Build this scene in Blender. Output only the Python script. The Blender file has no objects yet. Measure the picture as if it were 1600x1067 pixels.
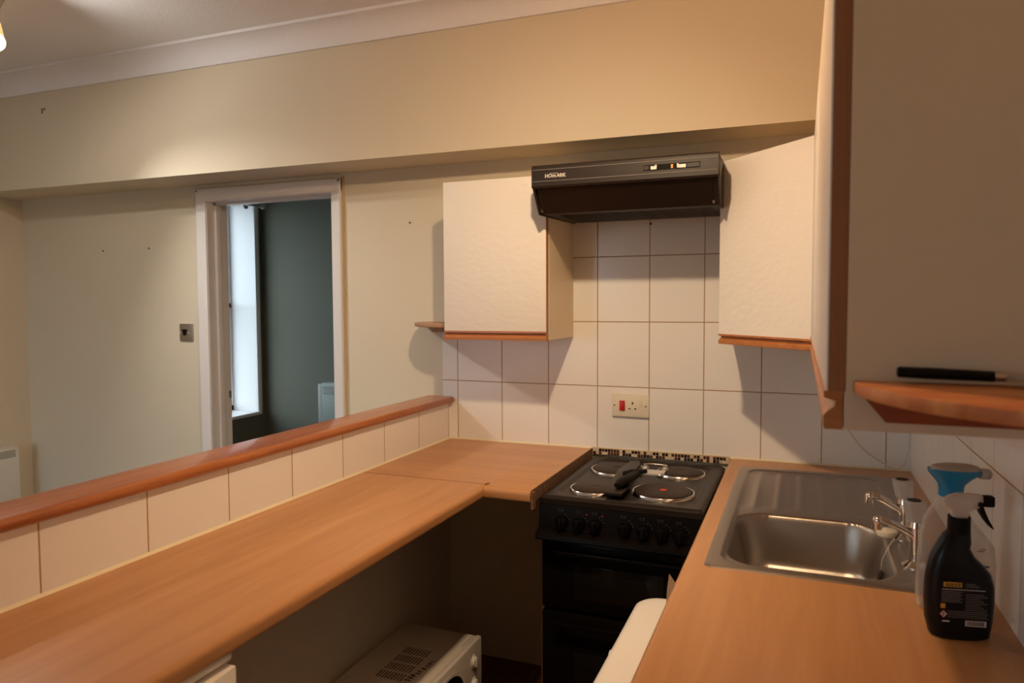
import bpy, bmesh, math, random
from mathutils import Vector, Matrix
random.seed(4)
PI = math.pi
# ------------------------------------------------------------------ camera, world, exposure
scene = bpy.context.scene
C = scene.collection
cd = bpy.data.cameras.new('camera'); cam = bpy.data.objects.new('camera', cd); C.objects.link(cam)
RT = Vector((0.9283994, 0.37155603, -0.00454681)); UP = Vector((-0.01559324, 0.05118219, 0.99856759)); FW = Vector((-0.37125652, 0.92699865, -0.05331127))
m = Matrix((RT, UP, -FW)).transposed().to_4x4(); m.translation = Vector((1.327086, -2.709477, 1.480340)); cam.matrix_world = m
cd.sensor_width = 36; cd.lens = 1127.4773 / 1600 * 36; cd.clip_start = 0.05; cd.clip_end = 100
cd.dof.use_dof = True; cd.dof.focus_distance = 2.4; cd.dof.aperture_fstop = 7.0
scene.camera = cam
w = bpy.data.worlds.new('sky'); scene.world = w; w.use_nodes = True
wn = w.node_tree.nodes; wl_ = w.node_tree.links; wb = wn['Background']; SKY = (0.71, 0.89, 1.0); wb.inputs[1].default_value = 5.8
tcw = wn.new('ShaderNodeTexCoord'); spw = wn.new('ShaderNodeSeparateXYZ'); rw = wn.new('ShaderNodeValToRGB')      # overcast sky above dark ground
rw.color_ramp.elements[0].position = .49; rw.color_ramp.elements[0].color = (*[.22 * c for c in SKY], 1)
rw.color_ramp.elements[1].position = .53; rw.color_ramp.elements[1].color = (*SKY, 1)
mw = wn.new('ShaderNodeMapRange'); mw.inputs[1].default_value = -1; wl_.new(tcw.outputs['Generated'], spw.inputs[0]); wl_.new(spw.outputs[2], mw.inputs[0]); wl_.new(mw.outputs[0], rw.inputs[0]); wl_.new(rw.outputs[0], wb.inputs[0])
vs = scene.view_settings; vs.view_transform = 'Standard'; vs.look = 'None'; vs.gamma = 1; vs.use_curve_mapping = False; vs.exposure = 0.0
LAMP_A = Vector((0.89, -1.48, 2.35)); LAMP_B = Vector((-1.315, -1.0, 2.405))
E_A, COL_A = 16.0, (1, 0.55, 0.24)  # kitchen lamp, stray light
E_AS, COL_AS = 46.0, (1, 0.8, 0.54)  # kitchen lamp, its beam
E_B1, COL_B1 = 8.5, (1, 0.95, 0.85)  # living-room fitting, the visible head
E_B2, COL_B2 = 45.0, (1, 0.94, 0.86)  # added second head, out of view, to brighten the wall by the doorway

# ------------------------------------------------------------------ materials
def mat(name, col, rough=.5, metal=0, spec=.5, coat=0, bump=0, bscale=40, var=0, vscale=6, emit=None, aniso=None, alpha=None):
    M = bpy.data.materials.new(name); M.use_nodes = True; nt = M.node_tree; N = nt.nodes; L = nt.links
    p = N['Principled BSDF']; p.inputs['Base Color'].default_value = (*col, 1); p.inputs['Roughness'].default_value = rough
    p.inputs['Metallic'].default_value = metal; p.inputs['Specular IOR Level'].default_value = spec; p.inputs['Coat Weight'].default_value = coat
    tc = N.new('ShaderNodeTexCoord')
    if var:
        n = N.new('ShaderNodeTexNoise'); n.inputs['Scale'].default_value = vscale; n.inputs['Detail'].default_value = 4
        r = N.new('ShaderNodeMix'); r.data_type = 'RGBA'
        L.new(tc.outputs['Object'], n.inputs['Vector']); L.new(n.outputs['Fac'], r.inputs[0])
        r.inputs[6].default_value = (*[c * (1 - var) for c in col], 1); r.inputs[7].default_value = (*[min(1, c * (1 + var)) for c in col], 1)
        L.new(r.outputs[2], p.inputs['Base Color'])
    if bump:
        n2 = N.new('ShaderNodeTexNoise'); n2.inputs['Scale'].default_value = bscale; n2.inputs['Detail'].default_value = 5
        b = N.new('ShaderNodeBump'); b.inputs['Strength'].default_value = bump; b.inputs['Distance'].default_value = .004
        if aniso:
            mp = N.new('ShaderNodeMapping'); mp.inputs['Scale'].default_value = aniso
            L.new(tc.outputs['Object'], mp.inputs[0]); L.new(mp.outputs[0], n2.inputs['Vector'])
        else: L.new(tc.outputs['Object'], n2.inputs['Vector'])
        L.new(n2.outputs['Fac'], b.inputs['Height']); L.new(b.outputs[0], p.inputs['Normal'])
    if emit: p.inputs['Emission Color'].default_value = (*col, 1); p.inputs['Emission Strength'].default_value = emit
    return M

def wood(name, c1, c2, scale, rough=.35, knots=False, band=3.0, coat=0.0):
    M = bpy.data.materials.new(name); M.use_nodes = True; nt = M.node_tree; N = nt.nodes; L = nt.links
    p = N['Principled BSDF']; p.inputs['Roughness'].default_value = rough; p.inputs['Coat Weight'].default_value = coat
    tc = N.new('ShaderNodeTexCoord'); mp = N.new('ShaderNodeMapping'); mp.inputs['Scale'].default_value = scale
    L.new(tc.outputs['Object'], mp.inputs[0])
    n = N.new('ShaderNodeTexNoise'); n.inputs['Scale'].default_value = band; n.inputs['Detail'].default_value = 6; n.inputs['Roughness'].default_value = .6; n.inputs['Distortion'].default_value = .6
    L.new(mp.outputs[0], n.inputs['Vector'])
    cr = N.new('ShaderNodeValToRGB'); cr.color_ramp.elements[0].position = .3; cr.color_ramp.elements[1].position = .72
    cr.color_ramp.elements[0].color = (*c1, 1); cr.color_ramp.elements[1].color = (*c2, 1)
    L.new(n.outputs['Fac'], cr.inputs[0])
    out = cr.outputs[0]
    if knots:
        v = N.new('ShaderNodeTexVoronoi'); v.inputs['Scale'].default_value = 1.0
        mp2 = N.new('ShaderNodeMapping'); mp2.inputs['Scale'].default_value = (9, 3.2, 9); L.new(tc.outputs['Object'], mp2.inputs[0]); L.new(mp2.outputs[0], v.inputs['Vector'])
        r2 = N.new('ShaderNodeValToRGB'); r2.color_ramp.elements[0].position = .03; r2.color_ramp.elements[1].position = .13
        r2.color_ramp.elements[0].color = (.25, .12, .06, 1); r2.color_ramp.elements[1].color = (1, 1, 1, 1)
        L.new(v.outputs['Distance'], r2.inputs[0])
        mx = N.new('ShaderNodeMix'); mx.data_type = 'RGBA'; mx.blend_type = 'MULTIPLY'; mx.inputs[0].default_value = 1
        L.new(out, mx.inputs[6]); L.new(r2.outputs[0], mx.inputs[7]); out = mx.outputs[2]
    L.new(out, p.inputs['Base Color'])
    return M

def tile_mat(name, axes, off, wid=.2, hei=.2481, rough=.16):
    """glossy cream tiles; axes: which object coordinates run along / up the wall"""
    M = bpy.data.materials.new(name); M.use_nodes = True; nt = M.node_tree; N = nt.nodes; L = nt.links
    p = N['Principled BSDF']; p.inputs['Specular IOR Level'].default_value = .4
    tc = N.new('ShaderNodeTexCoord'); sp = N.new('ShaderNodeSeparateXYZ'); L.new(tc.outputs['Object'], sp.inputs[0])
    cb = N.new('ShaderNodeCombineXYZ')
    for k in (0, 1):
        ad = N.new('ShaderNodeMath'); ad.operation = 'SUBTRACT'; ad.inputs[1].default_value = off[k]
        L.new(sp.outputs[axes[k]], ad.inputs[0]); L.new(ad.outputs[0], cb.inputs[k])
    br = N.new('ShaderNodeTexBrick'); br.offset = 0; br.squash = 1
    br.inputs['Scale'].default_value = 1; br.inputs['Mortar Size'].default_value = .0021; br.inputs['Mortar Smooth'].default_value = .3
    br.inputs['Brick Width'].default_value = wid; br.inputs['Row Height'].default_value = hei
    br.inputs['Color1'].default_value = (.89, .86, .82, 1); br.inputs['Color2'].default_value = (.865, .835, .795, 1); br.inputs['Mortar'].default_value = (.46, .30, .16, 1)
    L.new(cb.outputs[0], br.inputs['Vector'])
    L.new(br.outputs['Color'], p.inputs['Base Color'])
    mr = N.new('ShaderNodeMapRange'); mr.inputs[3].default_value = rough; mr.inputs[4].default_value = .8
    L.new(br.outputs['Fac'], mr.inputs[0]); L.new(mr.outputs[0], p.inputs['Roughness'])
    nz = N.new('ShaderNodeTexNoise'); nz.inputs['Scale'].default_value = 9; L.new(tc.outputs['Object'], nz.inputs['Vector'])
    b = N.new('ShaderNodeBump'); b.invert = True; b.inputs['Strength'].default_value = .7; b.inputs['Distance'].default_value = .0015
    b2 = N.new('ShaderNodeBump'); b2.inputs['Strength'].default_value = .12; b2.inputs['Distance'].default_value = .006
    L.new(nz.outputs['Fac'], b2.inputs['Height']); L.new(br.outputs['Fac'], b.inputs['Height']); L.new(b2.outputs[0], b.inputs['Normal']); L.new(b.outputs[0], p.inputs['Normal'])
    return M

def clear_mat(name, tint=(1, 1, 1), fac=.3, rough=.08, body=(.8, .75, .7)):
    M = bpy.data.materials.new(name); M.use_nodes = True; N = M.node_tree.nodes; L = M.node_tree.links
    p = N['Principled BSDF']; p.inputs['Base Color'].default_value = (*body, 1); p.inputs['Roughness'].default_value = rough
    t = N.new('ShaderNodeBsdfTransparent'); t.inputs[0].default_value = (*tint, 1)
    mx = N.new('ShaderNodeMixShader'); lw = N.new('ShaderNodeLayerWeight'); lw.inputs[0].default_value = .35
    mr = N.new('ShaderNodeMapRange'); mr.inputs[3].default_value = fac; mr.inputs[4].default_value = min(1, fac + .5)
    L.new(lw.outputs['Facing'], mr.inputs[0]); L.new(mr.outputs[0], mx.inputs[0])
    L.new(t.outputs[0], mx.inputs[1]); L.new(p.outputs[0], mx.inputs[2]); L.new(mx.outputs[0], N['Material Output'].inputs[0])
    return M

M_ = {}
M_['magnolia'] = mat('magnolia_paint', (.72, .64, .50), .75, bump=.08, bscale=120, var=.03, vscale=2)
M_['ceiling'] = mat('ceiling_paint', (.88, .88, .92), .9, bump=.5, bscale=90)
M_['gloss_white'] = mat('white_gloss_paint', (.78, .75, .74), .3, bump=.03, bscale=30)
M_['caulk'] = mat('yellowed_caulk', (.62, .45, .24), .6)
M_['teal'] = mat('grey_green_paint', (.14, .135, .10), .8, bump=.08, bscale=100)
M_['floor'] = wood('brown_floor', (.13, .038, .012), (.22, .075, .026), (14, 1.5, 1), .45)
M_['carpet'] = mat('grey_carpet', (.2, .18, .16), .95, bump=.6, bscale=300)
M_['beech_y'] = wood('beech_laminate_long', (.46, .205, .075), (.58, .29, .115), (9, .7, 9), .33, band=2.2)
M_['beech_x'] = wood('beech_laminate_cross', (.47, .21, .078), (.58, .29, .115), (.7, 9, 9), .33, band=2.2)
M_['chip'] = wood('raw_chipboard', (.10, .045, .02), (.26, .13, .06), (20, 20, 20), .8, band=3)
M_['pine'] = wood('varnished_pine', (.30, .085, .022), (.50, .17, .05), (16, 1.2, 16), .28, knots=True, coat=.3)
M_['pine_x'] = wood('varnished_pine_rail', (.38, .13, .04), (.58, .23, .08), (1.2, 16, 16), .35, coat=.2)
M_['shelfwood'] = wood('worn_pine_shelf', (.50, .13, .035), (.80, .36, .12), (7, 16, 9), .5, band=2.0)
M_['batten'] = wood('red_stained_batten', (.26, .05, .012), (.36, .085, .022), (3, 20, 20), .5)
M_['shelfdull'] = wood('dull_pine_shelf', (.36, .20, .11), (.50, .30, .17), (9, 20, 9), .55, band=2.5)
M_['door'] = mat('embossed_white_foil', (.86, .81, .75), .42, bump=.35, bscale=34, aniso=(1, 1, 1.6))
M_['doorwarm'] = mat('cream_melamine', (.80, .64, .44), .45, bump=.04, bscale=60)
M_['dooredge'] = wood('brown_door_edge', (.30, .12, .05), (.38, .16, .07), (30, 30, 1), .5)
M_['tile_b'] = tile_mat('cream_tiles_back', (0, 2), (0.0, .9103 - .2481 * 4))
M_['tile_h'] = tile_mat('cream_tiles_half_wall', (1, 2), (-.5233 - .25 * 40, .85), .25, .5)
M_['tile_r'] = tile_mat('cream_tiles_right', (1, 2), (-.10 - .2 * 40, .9103 - .2481 * 4))
M_['sealant'] = mat('cream_sealant', (.80, .70, .48), .4)
M_['black'] = mat('black_enamel', (.005, .0034, .0025), .28, spec=.10)
M_['hobblack'] = mat('black_hob_enamel', (.015, .0095, .0065), .36, spec=.22, bump=.02, bscale=50)
M_['plate'] = mat('cast_iron_plate', (.032, .019, .013), .5, spec=.25, bump=.1, bscale=90)
M_['blackplastic'] = mat('black_plastic', (.004, .003, .003), .5, spec=.15)
M_['hoodblack'] = mat('black_painted_steel', (.022, .014, .010), .40, spec=.35, bump=.03, bscale=200, aniso=(1, 1, 14))
M_['visor'] = mat('smoked_visor', (.012, .006, .004), .42, spec=.3)
M_['darkglass'] = mat('dark_oven_glass', (.008, .007, .006), .08, spec=.3)
M_['chrome'] = mat('chrome', (.82, .80, .78), .10, metal=1)
M_['steel'] = mat('brushed_stainless_steel', (.42, .365, .315), .32, metal=1, bump=.12, bscale=60, aniso=(20, 1, 1))
M_['nickel'] = mat('brushed_nickel', (.50, .46, .42), .35, metal=1)
M_['white'] = mat('white_plastic', (.80, .75, .68), .38)
M_['appl'] = mat('white_enamel', (.86, .80, .72), .32)
M_['cream'] = mat('cream_plastic', (.80, .73, .58), .4)
M_['creamhole'] = mat('dark_socket_hole', (.03, .02, .01), .7)
M_['red'] = mat('red_plastic', (.55, .012, .012), .35)
M_['redspot'] = mat('red_enamel_dot', (.62, .06, .02), .5)
M_['orange'] = mat('orange_lens', (.9, .33, .02), .35)
M_['print'] = mat('grey_print', (.22, .19, .17), .6)
M_['faint'] = mat('faint_panel_print', (.07, .062, .058), .6)
M_['logo'] = mat('silver_print', (.62, .58, .52), .4)
M_['mosbrown'] = mat('brown_mosaic', (.10, .035, .018), .2)
M_['mosdark'] = mat('black_mosaic', (.02, .012, .01), .2)
M_['moscream'] = mat('cream_mosaic', (.72, .58, .42), .25)
M_['crystal'] = clear_mat('clear_acrylic', (.95, .94, .93), .40, .06, (.80, .76, .72))
M_['clearpl'] = clear_mat('clear_bottle_plastic', (.97, .96, .94), .16, .15, (.78, .74, .68))
M_['mist'] = clear_mat('misty_white_plastic', (.95, .92, .88), .62, .3, (.74, .64, .54))
M_['blue'] = mat('blue_plastic', (.01, .23, .46), .3)
M_['beigetop'] = mat('beige_plastic', (.44, .38, .31), .45)
M_['bottle'] = mat('black_bottle_plastic', (.006, .006, .0065), .32, spec=.22)
M_['yellowlab'] = mat('yellow_label', (.75, .36, .03), .5)
M_['labgrey'] = mat('label_print', (.16, .13, .12), .6)
M_['labwhite'] = mat('label_white', (.68, .58, .50), .6)
M_['labred'] = mat('label_red', (.30, .015, .012), .5)
M_['labblue'] = mat('label_blue', (.05, .06, .22), .5)
M_['labcyan'] = mat('liquid_green', (.25, .52, .48), .35)
M_['knob'] = mat('black_knob_plastic', (.003, .0022, .002), .5, spec=.12)
M_['microwave'] = mat('white_microwave_case', (.74, .66, .58), .42)
M_['ink'] = mat('black_marker_ink', (.015, .01, .008), .7)
M_['nail'] = mat('brown_nail', (.12, .07, .05), .6)
M_['oldnail'] = mat('faded_fixing', (.30, .20, .14), .7)
M_['cable'] = mat('cream_cable', (.66, .55, .42), .5)
M_['heater'] = mat('white_heater_steel', (.80, .80, .76), .4)
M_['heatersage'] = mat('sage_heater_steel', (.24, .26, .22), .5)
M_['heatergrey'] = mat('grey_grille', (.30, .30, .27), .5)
M_['cardboard'] = mat('cardboard', (.50, .33, .2), .8)
M_['shade'] = mat('frosted_amber_shade', (.85, .52, .2), .4, emit=.9)
M_['bulb'] = mat('lit_bulb', (1, .86, .66), .4, emit=14)
M_['rubber'] = mat('dark_rubber', (.02, .015, .015), .7)
M_['paper'] = mat('cream_plug', (.72, .64, .5), .45)
g = bpy.data.materials.new('window_glass'); g.use_nodes = True
gn = g.node_tree; gt = gn.nodes.new('ShaderNodeBsdfTransparent'); gg = gn.nodes.new('ShaderNodeBsdfGlossy'); gg.inputs['Roughness'].default_value = .02
gm = gn.nodes.new('ShaderNodeMixShader'); gm.inputs[0].default_value = .06
gn.links.new(gt.outputs[0], gm.inputs[1]); gn.links.new(gg.outputs[0], gm.inputs[2]); gn.links.new(gm.outputs[0], gn.nodes['Material Output'].inputs[0]); M_['glass'] = g

# ------------------------------------------------------------------ mesh helpers
class MB:
    def __init__(s): s.b = bmesh.new()
    def _new(s, fn):
        n0 = len(s.b.verts); fn(); s.b.verts.ensure_lookup_table(); return s.b.verts[n0:]
    def box(s, a, b, bev=0, seg=2):
        t = bmesh.new(); bmesh.ops.create_cube(t, size=1)
        for v in t.verts: v.co = Vector([(a[i] + b[i]) / 2 + v.co[i] * (b[i] - a[i]) for i in range(3)])
        if bev: bmesh.ops.bevel(t, geom=list(t.edges), offset=bev, segments=seg, profile=.5, affect='EDGES')
        s.add(t); return s
    def add(s, t):
        me = bpy.data.meshes.new('t'); t.to_mesh(me); t.free(); s.b.from_mesh(me); bpy.data.meshes.remove(me)
    def prism(s, pts, axis, a, b, bev=0):
        """polygon pts (2-D) extruded along axis from a to b; the 2-D coords are the remaining axes in order"""
        t = bmesh.new(); o = [i for i in range(3) if i != axis]
        def mk(p, z):
            c = [0, 0, 0]; c[o[0]], c[o[1]] = p; c[axis] = z; return t.verts.new(c)
        A = [mk(p, a) for p in pts]; B = [mk(p, b) for p in pts]; n = len(pts)
        t.faces.new(A[::-1]); t.faces.new(B)
        for i in range(n): t.faces.new((A[i], A[(i + 1) % n], B[(i + 1) % n], B[i]))
        bmesh.ops.recalc_face_normals(t, faces=t.faces)
        if bev: bmesh.ops.bevel(t, geom=list(t.edges), offset=bev, segments=2, profile=.5, affect='EDGES')
        s.add(t); return s
    def cyl(s, p0, p1, r0, r1=None, n=24, cap=True):
        r1 = r0 if r1 is None else r1; p0 = Vector(p0); p1 = Vector(p1); d = (p1 - p0)
        q = d.to_track_quat('Z', 'Y'); t = bmesh.new()
        bmesh.ops.create_cone(t, cap_ends=cap, segments=n, radius1=max(r0, 1e-5), radius2=max(r1, 1e-5), depth=d.length)
        bmesh.ops.transform(t, matrix=Matrix.Translation((p0 + p1) / 2) @ q.to_matrix().to_4x4(), verts=t.verts); s.add(t); return s
    def ball(s, c, r, sc=(1, 1, 1), n=16):
        t = bmesh.new(); bmesh.ops.create_uvsphere(t, u_segments=n * 2, v_segments=n, radius=r)
        for v in t.verts: v.co = Vector([c[i] + v.co[i] * sc[i] for i in range(3)])
        s.add(t); return s
    def loft(s, rings, cap=True):
        """rings: lists of Vectors of equal length"""
        t = bmesh.new(); R = [[t.verts.new(p) for p in r] for r in rings]; n = len(R[0])
        for a, b in zip(R, R[1:]):
            for i in range(n): t.faces.new((a[i], a[(i + 1) % n], b[(i + 1) % n], b[i]))
        if cap: t.faces.new(R[0][::-1]); t.faces.new(R[-1])
        bmesh.ops.recalc_face_normals(t, faces=t.faces); s.add(t); return s
    def lathe(s, prof, c=(0, 0, 0), n=32, cap=True, axis='Z'):
        rs = []
        for r, z in prof:
            ring = []
            for i in range(n):
                a = 2 * PI * i / n; p = Vector((r * math.cos(a), r * math.sin(a), z))
                ring.append(p + Vector(c))
            rs.append(ring)
        return s.loft(rs, cap)
    def tube(s, pts, r, n=12, res=6):
        P = [Vector(p) for p in pts]; Q = []
        if res > 1 and len(P) > 2:
            for i in range(len(P) - 1):
                a, b, c, d = P[max(i - 1, 0)], P[i], P[i + 1], P[min(i + 2, len(P) - 1)]
                for k in range(res):
                    t = k / res; Q.append(.5 * ((2 * b) + (c - a) * t + (2 * a - 5 * b + 4 * c - d) * t * t + (3 * b - a - 3 * c + d) * t ** 3))
            Q.append(P[-1])
        else: Q = P
        rr = r if isinstance(r, (list, tuple)) else None
        rings = []; up = Vector((0, 0, 1)); prev = None
        for i, p in enumerate(Q):
            d = (Q[min(i + 1, len(Q) - 1)] - Q[max(i - 1, 0)]).normalized()
            if prev is None: x = d.cross(up) if abs(d.z) < .95 else d.cross(Vector((1, 0, 0)))
            else: x = prev - d * prev.dot(d)
            x.normalize(); prev = x; y = d.cross(x)
            R_ = r if rr is None else rr[0] + (rr[1] - rr[0]) * i / (len(Q) - 1)
            rings.append([p + (x * math.cos(2 * PI * k / n) + y * math.sin(2 * PI * k / n)) * R_ for k in range(n)])
        return s.loft(rings)
    def build(s, name, m, parent=None, smooth=True, local=False):
        me = bpy.data.meshes.new(name); bmesh.ops.recalc_face_normals(s.b, faces=s.b.faces) if False else None
        root = parent
        while root is not None and root.parent is not None: root = root.parent
        if root is not None and not local: bmesh.ops.translate(s.b, vec=-root.location, verts=s.b.verts)
        s.b.to_mesh(me); s.b.free(); me.materials.append(M_[m] if isinstance(m, str) else m)
        if smooth:
            me.polygons.foreach_set('use_smooth', [True] * len(me.polygons))
            try: me.set_sharp_from_angle(angle=math.radians(38))
            except Exception: pass
        o = bpy.data.objects.new(name, me); C.objects.link(o)
        if parent is not None: o.parent = parent
        return o

def thing(name, label, cat, loc, rz=0, group=None):
    o = bpy.data.objects.new(name, None); o.empty_display_size = .05; C.objects.link(o); o.location = loc; o.rotation_euler = (0, 0, rz)
    o['label'] = label; o['category'] = cat
    if group: o['group'] = group
    return o
def tag(o, label, cat, group=None):
    o['label'] = label; o['category'] = cat
    if group: o['group'] = group
    return o
def struct(o, label=None, cat=None):
    o['kind'] = 'structure'
    if label: o['label'] = label
    if cat: o['category'] = cat
    return o
def text(name, body, size, mtx, m, parent, ext=.0003, bold=0.0, local=False, sx=1.0):
    cu = bpy.data.curves.new(name, 'FONT'); cu.body = body; cu.size = size; cu.extrude = ext; cu.offset = bold; cu.align_x = 'LEFT'
    cu.resolution_u = 3
    t = bpy.data.objects.new(name, cu); C.objects.link(t); dg = bpy.context.evaluated_depsgraph_get()
    me = bpy.data.meshes.new_from_object(t.evaluated_get(dg)); bpy.data.objects.remove(t)
    root = parent
    while root.parent is not None: root = root.parent
    M4 = (Matrix.Identity(4) if local else Matrix.Translation(-root.location)) @ mtx @ Matrix.Diagonal((sx, 1, 1, 1))
    me.transform(M4); me.materials.clear(); me.materials.append(M_[m])
    o = bpy.data.objects.new(name, me); C.objects.link(o); o.parent = parent; return o
def frame(o, x, y):
    """matrix with origin o, x axis and y axis given"""
    x = Vector(x).normalized(); y = Vector(y); y = (y - x * y.dot(x)).normalized(); z = x.cross(y)
    m = Matrix((x, y, z)).transposed().to_4x4(); m.translation = Vector(o); return m

# ------------------------------------------------------------------ the room shell
XL, XR, YB, YF, ZC = -2.65, 1.68, 0.0, -5.0, 2.60
W0, W1, WH = -1.34, -.615, 1.975          # doorway
WT = .125
struct(MB().box((XL - .3, YF - .3, -.1), (XR + .2, 2.2, 0)).build('floor', 'floor', smooth=False))
struct(MB().box((XL - .3, YF - .3, ZC), (XR + .2, 2.2, ZC + .1)).build('ceiling', 'ceiling', smooth=False))
b = MB().box((XL - .3, 0, 0), (W0, WT, ZC)).box((W1, 0, 0), (XR + .2, WT, ZC)).box((W0, 0, WH), (W1, WT, ZC))
struct(b.build('wall_back', 'magnolia', smooth=False))
struct(MB().box((XL - .3, YF, 0), (XL, 0, ZC)).build('wall_left', 'magnolia', smooth=False))
struct(MB().box((XR, YF, 0), (XR + .15, 0, ZC)).build('wall_right', 'magnolia', smooth=False))
# front wall (behind the camera) with the window the daylight comes through
wx0, wx1, wz0, wz1 = -2.35, -.55, .55, 2.15
b = MB().box((XL - .3, YF - .25, 0), (wx0, YF, ZC)).box((wx1, YF - .25, 0), (XR + .15, YF, ZC)).box((wx0, YF - .25, 0), (wx1, YF, wz0)).box((wx0, YF - .25, wz1), (wx1, YF, ZC))
struct(b.build('wall_front', 'magnolia', smooth=False))
b = MB(); t = .05
for a, c in (((wx0, wz0), (wx1, wz0 + t)), ((wx0, wz1 - t), (wx1, wz1)), ((wx0, wz0), (wx0 + t, wz1)), ((wx1 - t, wz0), (wx1, wz1)), (((wx0 + wx1) / 2 - .03, wz0), ((wx0 + wx1) / 2 + .03, wz1))):
    b.box((a[0], YF - .2, a[1]), (c[0], YF - .14, c[1]))
o = struct(b.build('window_2', 'gloss_white', smooth=False)); MB().box((wx0 + t, YF - .172, wz0 + t), (wx1 - t, YF - .168, wz1 - t)).build('pane', 'glass', o)
# bulkhead beam across the room (its face leans a touch in plan, as measured)
struct(MB().prism([(XL, -.262), (XR, -.200), (XR, 0), (XL, 0)], 2, 2.054, ZC).build('wall_bulkhead', 'magnolia', smooth=False))
# coving: concave quarter profile along the beam face
def cove(p0, p1, inward, name):
    r = .092; prof = [(0, 0), (.012, 0)]
    for k in range(9):
        a = PI / 2 * k / 8; prof.append((.012 + (r - .012) * (1 - math.cos(a)) , (r - .012) * math.sin(a) - 0))
    prof += [(r, r), (0, r)]
    d = Vector(inward); rings = []
    for p in (p0, p1): rings.append([Vector((p[0], p[1], ZC - r)) + d * q[0] + Vector((0, 0, q[1])) for q in prof])
    return struct(MB().loft(rings).build(name, 'ceiling', smooth=True))
cove((XL, -.262), (XR, -.200), (0, -1, 0), 'trim_1')
cove((XL, YF), (XL, -.26), (1, 0, 0), 'trim_2')
# bedroom beyond the doorway
BX1, BY = .4, 1.89
yw0, yw1, zw0, zw1 = .75, 1.808, .632, 2.32
b = MB().box((XL - .3, WT, 0), (XL, yw0, ZC)).box((XL - .3, yw1, 0), (XL, BY, ZC)).box((XL - .3, yw0, 0), (XL, yw1, zw0)).box((XL - .3, yw0, zw1), (XL, yw1, ZC))
struct(b.build('wall_bedroom_left', 'teal', smooth=False))
struct(MB().box((XL - .3, BY, 0), (BX1 + .1, BY + .15, ZC)).build('wall_bedroom_far', 'teal', smooth=False))
struct(MB().box((BX1, WT, 0), (BX1 + .1, BY, ZC)).build('wall_bedroom_right', 'teal', smooth=False))
# window lining, sill and casement in the bedroom
b = MB(); e = .012
b.box((XL - .27, yw1 - e, zw0), (XL + .002, yw1 + .0, zw1)).box((XL - .27, yw0, zw0), (XL + .002, yw0 + e, zw1)).box((XL - .27, yw0, zw1 - e), (XL + .002, yw1, zw1))
b.box((XL - .002, yw1 - e, zw0), (XL + .018, yw1 + .035, zw1 + .04), .003).box((XL + .016, yw1 + .004, zw0), (XL + .022, yw1 + .012, zw1 + .04))
struct(b.build('trim_3', 'gloss_white'))
struct(MB().box((XL - .27, yw0, zw0 - .022), (XL + .03, yw1 + .02, zw0 + .004), .004).build('trim_4', 'gloss_white'))
b = MB(); xg = XL - .26; t = .045
for a, c in (((yw0, zw0), (yw1, zw0 + t)), ((yw0, zw1 - t), (yw1, zw1)), ((yw0, zw0), (yw0 + t, zw1)), ((yw1 - t - e, zw0), (yw1 - e, zw1)), ((yw0, 1.45), (yw1, 1.49))):
    b.box((xg - .03, a[0], a[1]), (xg + .03, c[0], c[1]), .003)
o = struct(b.build('window_1', 'gloss_white')); MB().box((xg - .003, yw0 + t, zw0 + t), (xg + .003, yw1 - t - e, zw1 - t)).build('pane', 'glass', o)
# curtain pole
t = thing('curtain_pole', 'chrome curtain pole with ball finial above the bedroom window', 'curtain pole', (XL, 1.2, 2.25))
MB().cyl((XL + .075, .55, 2.238), (XL + .075, 1.80, 2.238), .011).build('pole', 'nickel', t)
MB().ball((XL + .075, 1.835, 2.238), .024).cyl((XL + .075, 1.795, 2.238), (XL + .075, 1.818, 2.238), .015).build('finial', 'nickel', t)
MB().cyl((XL, 1.72, 2.238), (XL + .075, 1.72, 2.238), .008).cyl((XL, 1.72, 2.238), (XL + .008, 1.72, 2.238), .028).build('bracket', 'nickel', t)
# bedroom panel heater on the far wall
t = thing('panel_heater', 'slim pale panel heater on the grey-green bedroom wall', 'heater', (-1.75, BY - .05, .35))
MB().box((-2.04, BY - .085, .36), (-1.40, BY - .004, .885), .012).build('casing', 'heatersage', t)
MB().box((-2.10, BY - .05, .38), (-2.042, BY - .004, .87), .008).build('side_casing', 'heatergrey', t)
b = MB()
for k in range(4): b.box((-2.02, BY - .088, .80 + k * .016), (-1.44, BY - .084, .808 + k * .016))
b.build('grille', 'heatergrey', t)

# door lining, stops and architrave (opening without its door)
b = MB(); th = .003
b.box((W0 - .02, -.004, 0), (W0 + th, WT + .004, WH)).box((W1 - th, -.004, 0), (W1 + .02, WT + .004, WH)).box((W0 - .02, -.004, WH - th), (W1 + .02, WT + .004, WH + .02))
b.box((W0, .045, 0), (W0 + .014, .082, WH), .002).box((W1 - .014, .045, 0), (W1, .082, WH), .002).box((W0, .045, WH - .014), (W1, .082, WH), .002)
d = struct(b.build('door_1', 'gloss_white'))
b = MB()
def arch_prof(x0, x1):  # moulded strip in plan: (x, y)
    s = 1 if x1 > x0 else -1; w_ = abs(x1 - x0)
    return [(x0, 0), (x0, -.010), (x0 + s * .012, -.014), (x0 + s * (w_ - .014), -.020), (x1 - s * .004, -.020), (x1, -.014), (x1, 0)]
b.prism(arch_prof(W0 + .0, W0 - .053), 2, 0, WH + .058)
b.prism(arch_prof(W1 - .0, W1 + .055), 2, 0, WH + .058)
b.prism([(-.0, WH), (-.010, WH), (-.014, WH + .012), (-.020, WH + .044), (-.020, WH + .054), (-.014, WH + .058), (0, WH + .058)], 0, W0 - .053, W1 + .055)
b.build('architrave', 'gloss_white', d, smooth=False)
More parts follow.
